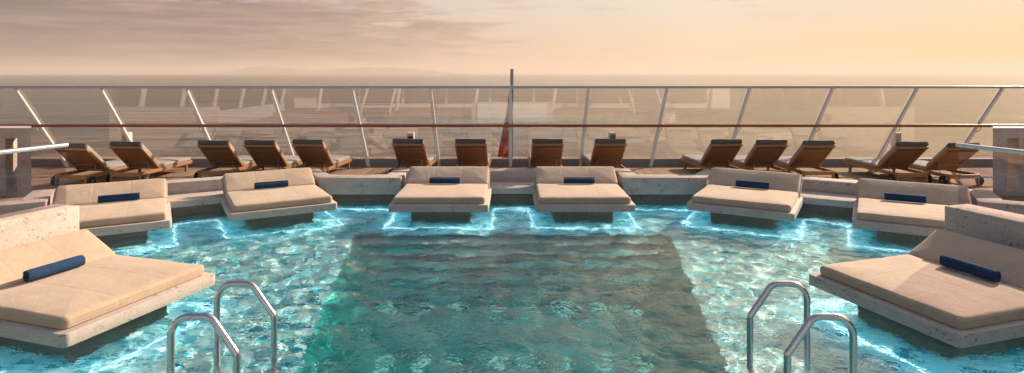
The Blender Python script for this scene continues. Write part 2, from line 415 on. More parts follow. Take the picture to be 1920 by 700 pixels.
sl = bpy.data.lights.new('sun', 'SUN'); so = bpy.data.objects.new('sun', sl); col.objects.link(so)
sl.cycles.is_caustics_light = True
sl.energy = 5.0; sl.angle = R(.6); sl.color = (1, .83, .66)
sd = Vector((math.sin(R(SUN_AZ))*math.cos(R(SUN_EL)), math.cos(R(SUN_AZ))*math.cos(R(SUN_EL)), math.sin(R(SUN_EL))))
so.rotation_euler = sd.to_track_quat('Z', 'Y').to_euler(); so.location = sd*40

# ------------------------------------------------------------------ sea and hills
bm = bmesh.new(); ZS = -12
rs = [0, 40, 200, 1000, 4000, 9000, 14000]; rings = []
for r_ in rs[1:]: rings.append([bm.verts.new((r_*math.cos(2*math.pi*k/96), r_*math.sin(2*math.pi*k/96), ZS)) for k in range(96)])
bm.faces.new(rings[0])
for i in range(len(rings)-1):
    for k in range(96): bm.faces.new((rings[i][k], rings[i+1][k], rings[i+1][(k+1) % 96], rings[i][(k+1) % 96]))
tag(link('sea', bm, 'sea_water'), kind='structure')
def hills():
    bm = bmesh.new(); nx, ny = 120, 10
    g = []
    for i in range(nx+1):
        row = []
        px = 360+(880-360)*i/nx                       # bearing, in the photograph's pixels at 7 km
        X0 = (px-960)/1150
        hgt = 0
        for c_, wd, a in ((510, 90, 15), (480, 60, 5), (700, 110, 14), (640, 60, 4), (790, 90, 6)):
            hgt += a*math.exp(-((px-c_)/wd)**2*1.6)
        hgt *= min(1, (px-360)/60, (880-px)/60)
        hgt *= .8*(1+.12*noise.noise(Vector((px*.06, 0, 0))))
        for j in range(ny+1):
            t = j/ny; Y = 11000+2000*t
            z = ZS-3+(hgt*11000/1150+14)*math.sin(math.pi*t)*(1+.15*noise.noise(Vector((px*.05, t*4, 3))))
            row.append(bm.verts.new((X0*Y, Y, z)))
        g.append(row)
    for i in range(nx):
        for j in range(ny): bm.faces.new((g[i][j], g[i+1][j], g[i+1][j+1], g[i][j+1]))
    return tag(link('hills', bm, 'hill', smooth=180), kind='structure')
hills()

# ------------------------------------------------------------------ hazy air over the sea
bm = bmesh.new(); box(bm, -15000, 15000, -2000, 15500, -13, 170)
m, nt, b = mat('haze'); nt.nodes.remove(b)
pv = N(nt, 'ShaderNodeVolumePrincipled'); pv.inputs['Color'].default_value = (.94, .79, .69, 1)
pv.inputs['Density'].default_value = HAZE; pv.inputs['Anisotropy'].default_value = .15
L(nt, pv.outputs[0], nt.nodes['Material Output'].inputs['Volume']); M['haze'] = m
tag(link('haze', bm, 'haze'), kind='stuff')

# ------------------------------------------------------------------ pool shell and water
BY0, BY1 = 0.0, 10.35                                  # deep basin, narrowing towards the near end
def bw(y): return 2.68-(10.35-y)*.145                   # its half width
ZF = -.42; ZB = -1.30
bm = bmesh.new()
def sheet(pts, z): bm.faces.new([bm.verts.new((x, y, z)) for x, y in pts])
for s_ in (-1, 1):
    q = [(s_*9.5, -5.2), (s_*9.5, 14), (s_*bw(BY1), 14), (s_*bw(BY1), BY1), (s_*bw(BY0), BY0), (s_*bw(BY0), -5.2)]
    sheet(q if s_ < 0 else q[::-1], ZF)
sheet([(-bw(BY1), BY1), (bw(BY1), BY1), (bw(BY1), 14), (-bw(BY1), 14)], ZF)
sheet([(-bw(BY0), -5.2), (bw(BY0), -5.2), (bw(BY0), BY0), (-bw(BY0), BY0)], ZF)
bmesh.ops.recalc_face_normals(bm, faces=bm.faces[:])
for f_ in bm.faces:
    if f_.normal.z < 0: f_.normal_flip()
pf = tag(link('pool_floor', bm, 'pale_mosaic'), kind='structure'); pf.cycles.is_caustics_receiver = True
bm = bmesh.new()
cor = [(-bw(BY0), BY0), (-bw(BY1), BY1), (bw(BY1), BY1), (bw(BY0), BY0)]
SL = .7
low_ = [(x*(1-SL/abs(x)), y) for x, y in cor]
sheet(low_[::-1], ZB)
for i in range(4):
    j = (i+1) % 4
    bm.faces.new([bm.verts.new(c_) for c_ in ((*cor[i], ZF-.004), (*cor[j], ZF-.004), (*low_[j], ZB), (*low_[i], ZB))])
NST = 5
for k in range(NST):                                    # broad steps going down from the far end
    zt = ZF-.145*(k+1); y1 = BY1-.42*k-.004; y0 = BY1-.42*(k+1)
    f0 = SL*(ZF-zt)/(ZF-ZB)+.004
    prism(bm, [(-bw(y0)+f0, y0), (bw(y0)-f0, y0), (bw(y1)-f0, y1), (-bw(y1)+f0, y1)], ZB-.01, zt)
pb = tag(link('pool_basin', bm, 'basin_mosaic'), kind='structure'); pb.cycles.is_caustics_receiver = True
def pool_water():
    import numpy as np
    rng = np.random.default_rng(11)
    xs = np.concatenate([np.arange(-9.4, -6.0, .12), np.arange(-6.0, 6.0, .033), np.arange(6.0, 9.41, .12)])
    ys = np.concatenate([np.arange(-5.15, 3.2, .15), np.arange(3.2, 8.0, .030), np.arange(8.0, 13.3, .040)])
    Xg, Yg = np.meshgrid(xs, ys, indexing='ij')
    Z = np.zeros_like(Xg)
    for i in range(90):                                    # wind-free chop: many short waves crossing each other
        lam = .115*(.8/.115)**rng.random()
        th = rng.random()*2*math.pi; ph = rng.random()*2*math.pi
        slope = WAVE*(.75+.5*rng.random())*(1.05 if lam < .25 else 1.35)
        kx, ky = 2*math.pi/lam*math.cos(th), 2*math.pi/lam*math.sin(th)
        wob = .35*np.sin(Xg*(.9+rng.random())+rng.random()*6)+.35*np.sin(Yg*(.9+rng.random())+rng.random()*6)
        Z += slope*lam/(2*math.pi)*np.sin(kx*Xg+ky*Yg+ph+wob)
    n, m_ = Xg.shape
    co_ = np.stack([Xg, Yg, Z], -1).reshape(-1, 3)
    idx = np.arange(n*m_).reshape(n, m_)
    f = np.stack([idx[:-1, :-1], idx[1:, :-1], idx[1:, 1:], idx[:-1, 1:]], -1).reshape(-1, 4)
    rim = np.concatenate([idx[:, 0], idx[-1, 1:], idx[-2::-1, -1], idx[0, -2:0:-1]])
    low = co_[rim].copy(); low[:, 2] = -1.6
    b0_ = len(co_); nr = len(rim)
    allv = np.concatenate([co_, low])
    sides = [(int(rim[k]), b0_+k, b0_+(k+1) % nr, int(rim[(k+1) % nr])) for k in range(nr)]
    me = bpy.data.meshes.new('pool_water')
    me.from_pydata(allv.tolist(), [], f.tolist()+sides+[tuple(range(b0_+nr-1, b0_-1, -1))])
    me.materials.append(M['pool_water'])
    for p_ in me.polygons: p_.use_smooth = p_.index < len(f)
    me.update()
    o = bpy.data.objects.new('pool_water', me); col.objects.link(o)
    return tag(o, kind='structure')
WAVE = .0145
water = pool_water()
water.cycles.is_caustics_caster = True
def pool_lamp(x, y, z):
    bm = bmesh.new()
    bmesh.ops.create_cone(bm, segments=16, radius1=.085, radius2=.07, depth=.03, cap_ends=True)
    bm.transform(Matrix.Translation((0, 0, .016)))
    return link('underwater_lamp', bm, 'pool_lamp')
lamp0 = None; li = 0
for row, (y, z, n) in enumerate(((8.05, ZB, 8), (6.7, ZB, 8))):
    for k in range(n):
        x = (-1.6+3.2*k/(n-1))*(1 if row == 0 else .88)
        o = pool_lamp(x, y, z) if lamp0 is None else lamp0.copy()
        if lamp0 is None: lamp0 = o
        else: col.objects.link(o)
        o.location = (x, y, z)
        tag(o, 'small round lamp glowing green on the deep pool floor', 'lamp', 'lamps in the floor of the deep basin')

# support walls under the coping, set back from the edges
def strip(outline_front, outline_back): return outline_front+outline_back[::-1]
fr_ = [(0, 12.52), (2.4, 12.52), (3.93, 12.48), F5(-.84, 1.57), F5(8.5, 1.50)]
bk_ = [(0, 13.1), (2.4, 13.1), (3.98, 13.05), F5(-.80, 2.2), F5(8.5, 2.2)]
bm = bmesh.new()
prism(bm, mir(fr_[1:])[::-1]+fr_+bk_[::-1]+mir(bk_[1:]), -.6, Z_UNDER-.003)
tag(link('pool_wall', bm, 'pedestal_stone'), kind='structure')

def stone_thing(name, pts, z0, z1, label, cat, group=None, material='travertine', bev=.012):
    bm = bmesh.new(); prism(bm, pts, z0, z1, bev)
    o = link(name, bm, material, smooth=35)
    return tag(o, label, cat, group)
# a light strip runs under water along the pool edge between the beds
def edge_strip(x, y, rz, ln):
    bm = bmesh.new(); box(bm, -ln/2, ln/2, -.012, .012, ZF+.004, ZF+.034)
    o = link('edge_light', bm, 'led_strip'); o.location = (x, y, 0); o.rotation_euler = (0, 0, R(rz))
    a_ = bpy.data.lights.new('strip_glow', 'AREA'); a_.shape = 'RECTANGLE'; a_.size = ln; a_.size_y = .12
    a_.energy = 1.0*ln; a_.color = (.18, .80, 1.0)
    l_ = bpy.data.objects.new('strip_glow', a_); col.objects.link(l_); l_.parent = o; l_.location = (0, 0, -.07)
    return o
for x, y, rz, ln, lab in ((0, 12.25, 0, .72, 'white light strip under water below the ledge between the middle daybeds'),
                          (3.02, 12.18, 0, 1.45, 'white light strip under water below the right coping block'),
                          (-3.02, 12.18, 0, 1.45, 'white light strip under water below the left coping block'),
                          (*F5(1.3, 1.36), -30, .72, 'white light strip under water below the right side ledge'),
                          (-F5(1.3, 1.36)[0], F5(1.3, 1.36)[1], 30, .72, 'white light strip under water below the left side ledge')):
    tag(edge_strip(x, y, rz, ln), lab, 'light strip', 'underwater light strips along the pool edge')

# coping walls behind the recesses
XS = 2.24; g = 'stone coping walls round the pool'
stone_thing('coping_wall', [(-XS+.003, 13.2), (XS-.003, 13.2), (XS-.003, 13.57), (-XS+.003, 13.57)], Z_UNDER, Z_COP, 'low stone coping wall behind the two middle daybeds', 'wall', g)
side_wall = [F5(-.897, 2.30), F5(3.497, 2.30), F5(3.497, 2.67), F5(-.897, 2.67)]
stone_thing('coping_wall', side_wall, Z_UNDER, Z_COP, 'low stone coping wall behind the two daybeds right of centre', 'wall', g)
stone_thing('coping_wall', mir(side_wall), Z_UNDER, Z_COP, 'low stone coping wall behind the two daybeds left of centre', 'wall', g)
blk = [(XS, 13.57), (XS, 12.36), F5(-.90, 1.48), F5(-.90, 2.67), F5(-1.17, 2.67), F5(-1.17, 1.82), (3.78, 12.73), (2.58, 12.74), (2.58, 13.57)]
g = 'projecting stone coping blocks'
stone_thing('coping_block', blk, Z_UNDER, Z_COP, 'projecting stone coping block between the middle and outer daybeds, right half', 'coping', g)
stone_thing('coping_block', mir(blk), Z_UNDER, Z_COP, 'projecting stone coping block between the middle and outer daybeds, left half', 'coping', g)
eblk = [F5(3.50, 2.67), F5(3.50, 1.38), F5(8.5, 1.38), F5(8.5, 1.72), F5(3.86, 1.72), F5(3.86, 2.67)]
stone_thing('coping_block', eblk, Z_UNDER, Z_COP, 'stone coping block beyond the privacy wall at the right edge', 'coping', g)
stone_thing('coping_block', mir(eblk), Z_UNDER, Z_COP, 'stone coping block beyond the privacy wall at the left edge', 'coping', g)
# ledges level with the daybed slabs
g = 'stone ledges between the daybeds'
stone_thing('stone_ledge', [(-XS+.02, 12.43), (XS-.02, 12.43), (XS-.02, 13.198), (-XS+.02, 13.198)], Z_UNDER, Z_SLAB, 'stone ledge joining the two middle daybeds', 'ledge', g)
led = [F5(-.88, 1.54), F5(3.48, 1.54), F5(3.48, 2.297), F5(-.88, 2.297)]
stone_thing('stone_ledge', led, Z_UNDER, Z_SLAB, 'stone ledge joining the two right-hand daybeds by the teak loungers', 'ledge', g)
stone_thing('stone_ledge', mir(led), Z_UNDER, Z_SLAB, 'stone ledge joining the two left-hand daybeds by the teak loungers', 'ledge', g)
# side terraces that carry the nearest daybeds
ter = [F7(-.88, 1.545), F7(6, 1.545), (13, -5.2), (13, 7.0), F7(-.88, 3.5)]
for pts in (ter, mir(ter)):
    bm = bmesh.new(); prism(bm, pts, -.6, Z_SLAB, .012)
    tag(link('terrace', bm, 'travertine', smooth=35), kind='structure')
# privacy walls
pw = [F7(-.96, 2.18), F7(3.2, 2.18), F7(3.2, 2.60), F7(-.96, 2.60)]
g = 'stone privacy walls behind the nearest daybeds'
stone_thing('privacy_wall', pw, -.6, .90, 'shaded stone privacy wall behind the nearest right daybed', 'wall', g, 'travertine', .015)
stone_thing('privacy_wall', mir(pw), -.6, .90, 'sunlit cream stone privacy wall behind the nearest left daybed', 'wall', g, 'travertine', .015)
# glass balustrade on each privacy wall
def balustrade(sgn, label):
    root = empty('glass_balustrade', (0, 0, 0))
    def q(u, v):
        x, y = F7(u, v); return (sgn*x, y)
    bm = bmesh.new()
    prism(bm, [q(-.93, 2.38), q(2.9, 2.38), q(2.9, 2.40), q(-.93, 2.40)], .904, 1.65)
    link('glass_pane', bm, 'balustrade_glass', root)
    bm = bmesh.new(); a, b_ = q(-.95, 2.39), q(3.0, 2.39)
    tube(bm, [(*a, 1.675), (*b_, 1.675)], .028, 16)
    link('handrail', bm, 'brushed_tube', root, smooth=40)
    tag(root, label, 'balustrade', 'glass balustrades on the privacy walls')
balustrade(1, 'tinted glass balustrade with a steel handrail at the right edge')
balustrade(-1, 'tinted glass balustrade with a steel handrail at the left edge')

# ------------------------------------------------------------------ deck
inner = [(0, 13.4), (2.42, 13.4), (2.42, 12.6), (3.85, 12.55), F5(-1.03, 1.6), F5(-1.03, 2.45), F5(3.65, 2.45), F5(3.65, 1.55), F5(8.0, 1.55)]
outer = [(18, F5(8.0, 1.55)[1]), (18, 17.4), (0, 17.4)]
bm = bmesh.new()
half = inner+outer
for pts in (half, mir(half)[::-1]):
    f_ = bm.faces.new([bm.verts.new((x, y, Z_DECK)) for x, y in pts])
bmesh.ops.remove_doubles(bm, verts=bm.verts[:], dist=1e-4)
bmesh.ops.triangulate(bm, faces=bm.faces[:])
for f_ in bm.faces:
    if f_.normal.z < 0: f_.normal_flip()
r_ = bmesh.ops.extrude_face_region(bm, geom=bm.faces[:])
for v in r_['geom']:
    if isinstance(v, bmesh.types.BMVert): v.co.z -= .3
bmesh.ops.recalc_face_normals(bm, faces=bm.faces[:])
tag(link('deck', bm, 'teak_deck'), kind='structure')

# ------------------------------------------------------------------ daybeds
GLOW = []
for ln in (1.7, 1.4):
    a_ = bpy.data.lights.new('strip_glow', 'AREA'); a_.shape = 'RECTANGLE'; a_.size = ln; a_.size_y = .10
    a_.energy = 1.45*ln/1.7; a_.color = (.30, .84, 1.0); GLOW.append(a_)
def make_daybed():
    root = empty('daybed')
    bm = bmesh.new(); pts = rrect(1.77, 1.62, .05, 4, 1)
    prism(bm, [(x, y+.72) for x, y in pts], Z_UNDER, Z_SLAB, .01)
    link('slab', bm, 'travertine', root, 40)
    bm = bmesh.new(); box(bm, -.54, .54, .28, 1.45, ZF-.05, Z_UNDER-.002, None, .012)
    link('pedestal', bm, 'pedestal_stone', root)
    bm = bmesh.new(); pad(bm, 1.64, 1.39, .115, Matrix.Translation((0, .70, Z_SLAB+.001)), .028, .06, .04, .005, 1)
    link('mattress', bm, 'tan_fabric', root, 180)
    mt = Matrix.Translation((0, 1.41, .315)) @ Matrix.Rotation(R(28), 4, 'X')
    bm = bmesh.new(); pad(bm, 1.64, .58, .10, mt @ Matrix.Translation((0, .29, 0)), .012, .05, .03, .004, 2)
    link('backrest', bm, 'tan_fabric', root, 180)
    bm = bmesh.new(); box(bm, -.845, .845, -.012, .59, -.032, -.002, mt, .008)
    link('backrest_board', bm, 'grey_travertine', root)
    for sx_ in (-1, 1):
        bm = bmesh.new()
        prof = [(1.44, Z_SLAB+.002), (1.88, Z_SLAB+.002), (1.88, .51), (1.86, .51)]
        vs = [[bm.verts.new((sx_*(.80 if k else .77), y, z)) for y, z in prof] for k in (0, 1)]
        bm.faces.new(vs[0]); bm.faces.new(vs[1][::-1])
        for i in range(4): bm.faces.new((vs[0][i], vs[1][i], vs[1][(i+1) % 4], vs[0][(i+1) % 4]))
        bmesh.ops.recalc_face_normals(bm, faces=bm.faces[:])
        link('backrest_support', bm, 'grey_travertine', root)
    # light strip under water round the slab's outline
    bm = bmesh.new(); zl = ZF+.004
    for x0, x1, y0, y1 in ((-.93, .93, -.145, -.122), (-.955, -.932, -.145, 1.3), (.932, .955, -.145, 1.3)):
        box(bm, x0, x1, y0, y1, zl, zl+.03)
    link('light_strip', bm, 'led_strip', root)
    for x, y, rz, ln in ((0, -.10, 0, 1.7), (-.86, .6, 90, 1.4), (.86, .6, 90, 1.4)):      # its glow on the pool floor
        o_ = bpy.data.objects.new('strip_glow', GLOW[0 if rz == 0 else 1]); col.objects.link(o_); o_.parent = root
        o_.location = (x, y, -.07); o_.rotation_euler = (0, 0, R(rz))
    return root
def make_towel():
    bm = bmesh.new(); n = 64; turns = 3.2; Lh = .30
    secs = 15; rings = []
    for s in range(secs):
        t = s/(secs-1); x = -Lh+2*Lh*t
        pin = 1-.035*math.exp(-((t-.5)/.03)**2)            # a tuck in the middle
        endr = .94 if s in (0, secs-1) else 1
        out = []; inn = []
        for k in range(n+1):
            a = 2*math.pi*turns*k/n; r1 = (.018+(.070-.018)*k/n)
            r1 *= pin*(1+.02*noise.noise(Vector((x*9, a*.3, 0))))*(endr if k > n*.68 else .99)
            out.append((x, math.cos(a)*r1, math.sin(a)*r1*.95))
            r0 = r1-.0125
            inn.append((x, math.cos(a)*r0, math.sin(a)*r0*.95))
        rings.append([bm.verts.new(c_) for c_ in out]+[bm.verts.new(c_) for c_ in inn[::-1]])
    m_ = len(rings[0])
    for i in range(secs-1):
        for k in range(m_): bm.faces.new((rings[i][k], rings[i][(k+1) % m_], rings[i+1][(k+1) % m_], rings[i+1][k]))
    for i in (0, secs-1):
        for k in range(n):
            bm.faces.new((rings[i][k], rings[i][k+1], rings[i][m_-2-k], rings[i][m_-1-k]))
    bmesh.ops.recalc_face_normals(bm, faces=bm.faces[:])
    return link('rolled_towel', bm, 'navy_terry', None, 60)
bed0 = make_daybed(); towel0 = make_towel()
spots = [(MID4, 0, 'right of the centre line in the back row', 'inner right'),
         (MID5, -30, 'third from the right along the pool edge', ''),
         (MID6, -30, 'second from the right, partly behind the shaded privacy wall', ''),
         (MID7, A7, 'large in the lower right corner beside the right ladder', '')]
LB = [['tan daybed on a stone slab, right one of the middle pair', 'tan daybed on a stone slab, left one of the middle pair'],
      ['tan daybed on an angled stone slab, next right of the middle pair', 'tan daybed on an angled stone slab, next left of the middle pair'],
      ['tan daybed partly hidden by the shaded privacy wall on the right', 'tan daybed partly hidden by the sunlit privacy wall on the left'],
      ['large tan daybed in the lower right corner, its backrest half in shade', 'large tan daybed in the lower left corner, its backrest fully sunlit']]
LT = [['navy rolled towel on the right daybed of the middle pair', 'navy rolled towel on the left daybed of the middle pair'],
      ['navy rolled towel on the angled daybed next right of the middle pair', 'navy rolled towel on the angled daybed next left of the middle pair'],
      ['navy rolled towel on the daybed beside the shaded right privacy wall', 'navy rolled towel on the daybed beside the sunlit left privacy wall'],
      ['large navy rolled towel on the lower right daybed, spiral end showing', 'large navy rolled towel on the lower left daybed, spiral end showing']]
first = True
for i, (mid, ang, _, _) in enumerate(spots):
    for j, s in enumerate((1, -1)):
        o = bed0 if first else copy_tree(bed0)
        t_ = towel0 if first else towel0.copy()
        if not first: col.objects.link(t_)
        first = False
        o.location = (s*mid[0], mid[1], 0); o.rotation_euler = (0, 0, R(s*ang))
        tag(o, LB[i][j], 'daybed', 'daybeds round the pool')
        fx = frame((s*mid[0], mid[1]), s*ang)
        tu = s*.03 if i < 3 else s*.0
        if i == 2: tu = s*-.12
        x, y = fx(tu, 1.265)
        t_.location = (x, y, Z_SLAB+.129+.064)
        t_.rotation_euler = (R(25*i), 0, R(s*ang)+(math.pi if s < 0 and i == 3 else 0)+R(random.uniform(-2, 2)))
        tag(t_, LT[i][j], 'towel', 'rolled towels on the daybeds')

# ------------------------------------------------------------------ teak loungers
def make_lounger():
    root = empty('sun_lounger'); W = .35
    for s in (-1, 1):
        bm = bmesh.new(); x = s*W
        box(bm, x-.022, x+.022, .02, 1.88, .175, .245, None, .006)
        link('side_rail', bm, 'teak', root)
        bm = bmesh.new(); box(bm, s*.325-.025, s*.325+.025, 1.66, 1.71, .0, .173, None, .005)
        link('leg', bm, 'teak', root)
        bm = bmesh.new(); box(bm, s*.325-.022, s*.325+.022, .0, .05, .02, .245, None, .005)
        link('rear_post', bm, 'teak', root)
        bm = bmesh.new()
        bmesh.ops.create_cone(bm, segments=28, radius1=.105, radius2=.105, depth=.036, cap_ends=True)
        bmesh.ops.bevel(bm, geom=[e for e in bm.edges if abs(e.calc_face_angle(0)) > 1], offset=.008, segments=2, affect='EDGES')
        bm.transform(Matrix.Translation((s*.41, .08, .105)) @ Matrix.Rotation(R(90), 4, 'Y'))
        wh = link('wheel', bm, 'rubber', root, 40)
        bm = bmesh.new()
        bmesh.ops.create_cone(bm, segments=20, radius1=.03, radius2=.026, depth=.05, cap_ends=True)
        bm.transform(Matrix.Translation((s*.41, .08, .105)) @ Matrix.Rotation(R(90), 4, 'Y'))
        link('hub', bm, 'teak', wh, 40)
    bm = bmesh.new(); box(bm, -W+.025, W-.025, -.01, .03, .155, .238, None, .006)
    link('rear_beam', bm, 'teak', root)
    bm = bmesh.new(); box(bm, -W+.023, W-.023, 1.845, 1.878, .18, .24, None, .006)
    link('foot_beam', bm, 'teak', root)
    bm = bmesh.new()
    for k in range(9): box(bm, -W+.023, W-.023, .66+k*.135, .76+k*.135, .222, .243, None, .004)
    link('seat_slats', bm, 'teak_board', root)
    mb = Matrix.Translation((0, .64, .25)) @ Matrix.Rotation(R(139.5), 4, 'X') @ Matrix.Scale(-1, 4, (0, 0, 1))
    # local y runs up the back, local +z out of the sitting side
    bm = bmesh.new()
    for k in range(4): box(bm, -.315, .315, .03+k*.185, .03+k*.185+.178, -.004, .016, mb, .003)
    bmesh.ops.recalc_face_normals(bm, faces=bm.faces[:])
    link('back_boards', bm, 'teak_board', root)
    bm = bmesh.new()
    for s in (-1, 1): box(bm, s*.335-.02, s*.335+.02, .0, .83, -.022, .022, mb, .006)
    tube(bm, [mb @ Vector((-.36, .815, -.002)), mb @ Vector((.36, .815, -.002))], .026, 14)
    box(bm, -.33, .33, .0, .03, -.016, .016, mb, .004)
    bmesh.ops.recalc_face_normals(bm, faces=bm.faces[:])
    link('back_frame', bm, 'teak', root, 40)
    bm = bmesh.new(); box(bm, -.312, .312, .70, .765, -.012, -.005, mb)
    bmesh.ops.recalc_face_normals(bm, faces=bm.faces[:])
    link('strap', bm, 'dark_fabric', root)
    bm = bmesh.new()
    tube(bm, [mb @ Vector((-.25, .25, -.03)), mb @ Vector((.25, .25, -.03))], .007, 8)
    for s in (-1, 1):
        box(bm, s*.25-.012, s*.25+.012, .235, .28, -.04, -.005, mb)
        tube(bm, [mb @ Vector((s*.22, .25, -.03)), Vector((s*.25, .36, .20))], .006, 8)
    bmesh.ops.recalc_face_normals(bm, faces=bm.faces[:])
    link('support_bracket', bm, 'dark_steel', root)
    bm = bmesh.new(); pad(bm, .68, 1.24, .075, Matrix.Translation((0, 1.275, .246)), .012, .05, .025, .006, 3)
    link('seat_cushion', bm, 'grey_fabric', root, 180)
    bm = bmesh.new(); pad(bm, .68, .86, .075, mb @ Matrix.Translation((0, .455, .023)), .012, .05, .025, .007, 4)
    bmesh.ops.recalc_face_normals(bm, faces=bm.faces[:])
    link('back_cushion', bm, 'grey_fabric', root, 180)
    bm = bmesh.new(); pad(bm, .685, .085, .09, mb @ Matrix.Translation((0, .872, .006)), .0, .03, .02, .007, 5)
    bmesh.ops.recalc_face_normals(bm, faces=bm.faces[:])
    link('cushion_flap', bm, 'dark_fabric', root, 180)
    return root
lg0 = make_lounger()
# (pixel column and row of the back's top edge) -> ground position at deck level
LG = [(132, 275.5, -4, 'leftmost teak lounger, cut by the glass balustrade at the left edge'),
      (235, 272.3, -3, 'teak lounger with a grey cushion, second from the left edge'),
      (400, 270, -3, 'teak lounger of the left trio, the one farthest left'),
      (487, 269.6, -3.5, 'teak lounger in the middle of the left trio'),
      (577, 268.3, -4.5, 'teak lounger of the left trio, the one nearest the centre'),
      (765, 268.6, -2, 'teak lounger left of the flag, the one farther from it'),
      (882.6, 268.8, -1, 'teak lounger immediately left of the red flag'),
      (1027, 268.8, 1, 'teak lounger immediately right of the flagpole'),
      (1145, 268.6, 2, 'teak lounger right of the flagpole, the one farther from it'),
      (1363, 268, 4.5, 'teak lounger of the right trio, the one nearest the centre'),
      (1447.7, 269, 3.5, 'teak lounger in the middle of the right trio'),
      (1536, 270.4, 3, 'teak lounger of the right trio, with its black wheel showing'),
      (1711, 272.7, 3, 'teak lounger with a grey cushion, second from the right edge'),
      (1808, 275, 4, 'rightmost teak lounger, cut by the glass balustrade at the right edge')]
for i, (px, py, rz, lab) in enumerate(LG):
    o = lg0 if i == 0 else copy_tree(lg0)
    h_ = 2.6-(Z_DECK+.83); k = h_/(py-138); X, Y = (px-960)*k, 1150*k
    if abs(px-960) < 260: Y = 13.62; X = (px-960)*Y/1150
    o.location = (X, Y, Z_DECK); o.rotation_euler = (0, 0, R(rz))
    tag(o, lab, 'sun lounger', 'teak sun loungers on the deck')

# ------------------------------------------------------------------ glass windscreen across the stern
def fence():
    root = empty('glass_windscreen', (0, FENCE_Y, Z_DECK))
    inv = Matrix.Translation((0, -FENCE_Y, -Z_DECK))
    def put(name, bm, m_, sm=None):
        bm.transform(inv); return link(name, bm, m_, root, sm)
    Y = FENCE_Y; ZT = 2.27; k = Y/1150
    tops = [-440, -285, -128, 30, 190, 350, 508, 660, 807, 957, 1103, 1250, 1405, 1560, 1718, 1878, 2040, 2200, 2360]
    xt = [(t-960)*k for t in tops]; xb = [x*.893 for x in xt]
    for a, b_ in zip(xt, xb):
        bm = bmesh.new()
        w_ = .042
        for (y0, y1) in ((Y-.085, Y-.012),):
            lo = [bm.verts.new((b_+dx, yy_, Z_DECK)) for dx, yy_ in ((-w_, y0), (w_, y0), (w_, y1), (-w_, y1))]
            hi = [bm.verts.new((a+dx*.8, yy_, ZT-.03)) for dx, yy_ in ((-w_, y0), (w_, y0), (w_, y1), (-w_, y1))]
            bm.faces.new(lo[::-1]); bm.faces.new(hi)
            for i in range(4): bm.faces.new((lo[i], lo[(i+1) % 4], hi[(i+1) % 4], hi[i]))
        bmesh.ops.bevel(bm, geom=bm.edges[:], offset=.006, segments=2, affect='EDGES')
        po = put('post', bm, 'white_paint')
        # hooked bracket that carries the wooden rail
        t = (1.20-Z_DECK)/(ZT-Z_DECK); xc = b_+(a-b_)*t; s = 1 if xc >= 0 else -1
        bm = bmesh.new()
        tube(bm, [(xc, Y-.07, 1.12), (xc-s*-.03, Y-.10, 1.14), (xc+s*.05, Y-.14, 1.17), (xc+s*.055, Y-.17, 1.21), (xc+s*.045, Y-.18, 1.25)], .014, 8)
        bm.transform(inv); link('rail_bracket', bm, 'white_paint', po, 60)
    for i in range(len(xt)-1):
        bm = bmesh.new(); gap = .012; y0, y1 = Y, Y+.016; zb = .435; tb = (zb-Z_DECK)/(ZT-Z_DECK)
        l0 = xb[i]+(xt[i]-xb[i])*tb+gap; r0 = xb[i+1]+(xt[i+1]-xb[i+1])*tb-gap
        l1 = xt[i]+gap; r1 = xt[i+1]-gap; zt = ZT-.05
        vs = [bm.verts.new(c_) for c_ in ((l0, y0, zb), (r0, y0, zb), (r1, y0, zt), (l1, y0, zt), (l0, y1, zb), (r0, y1, zb), (r1, y1, zt), (l1, y1, zt))]
        for f_ in ((0, 1, 2, 3), (7, 6, 5, 4), (0, 4, 5, 1), (1, 5, 6, 2), (2, 6, 7, 3), (3, 7, 4, 0)): bm.faces.new([vs[q] for q in f_])
        put('glass_pane', bm, 'fence_glass')
    bm = bmesh.new(); box(bm, -18.5, 18.5, Y-.09, Y+.03, ZT-.05, ZT+.015, None, .01); put('top_rail', bm, 'rail_metal')
    bm = bmesh.new(); box(bm, -18.5, 18.5, Y-.25, Y-.145, 1.25, 1.325, None, .03, 4); put('wooden_handrail', bm, 'varnished_rail', 50)
    bm = bmesh.new(); box(bm, -18.5, 18.5, Y-.008, Y+.10, Z_DECK-.05, .43, None, .008); put('kerb', bm, 'kerb_grey')
    tag(root, 'long glass windscreen with slanting posts and a wooden handrail across the stern', 'windscreen')
fence()

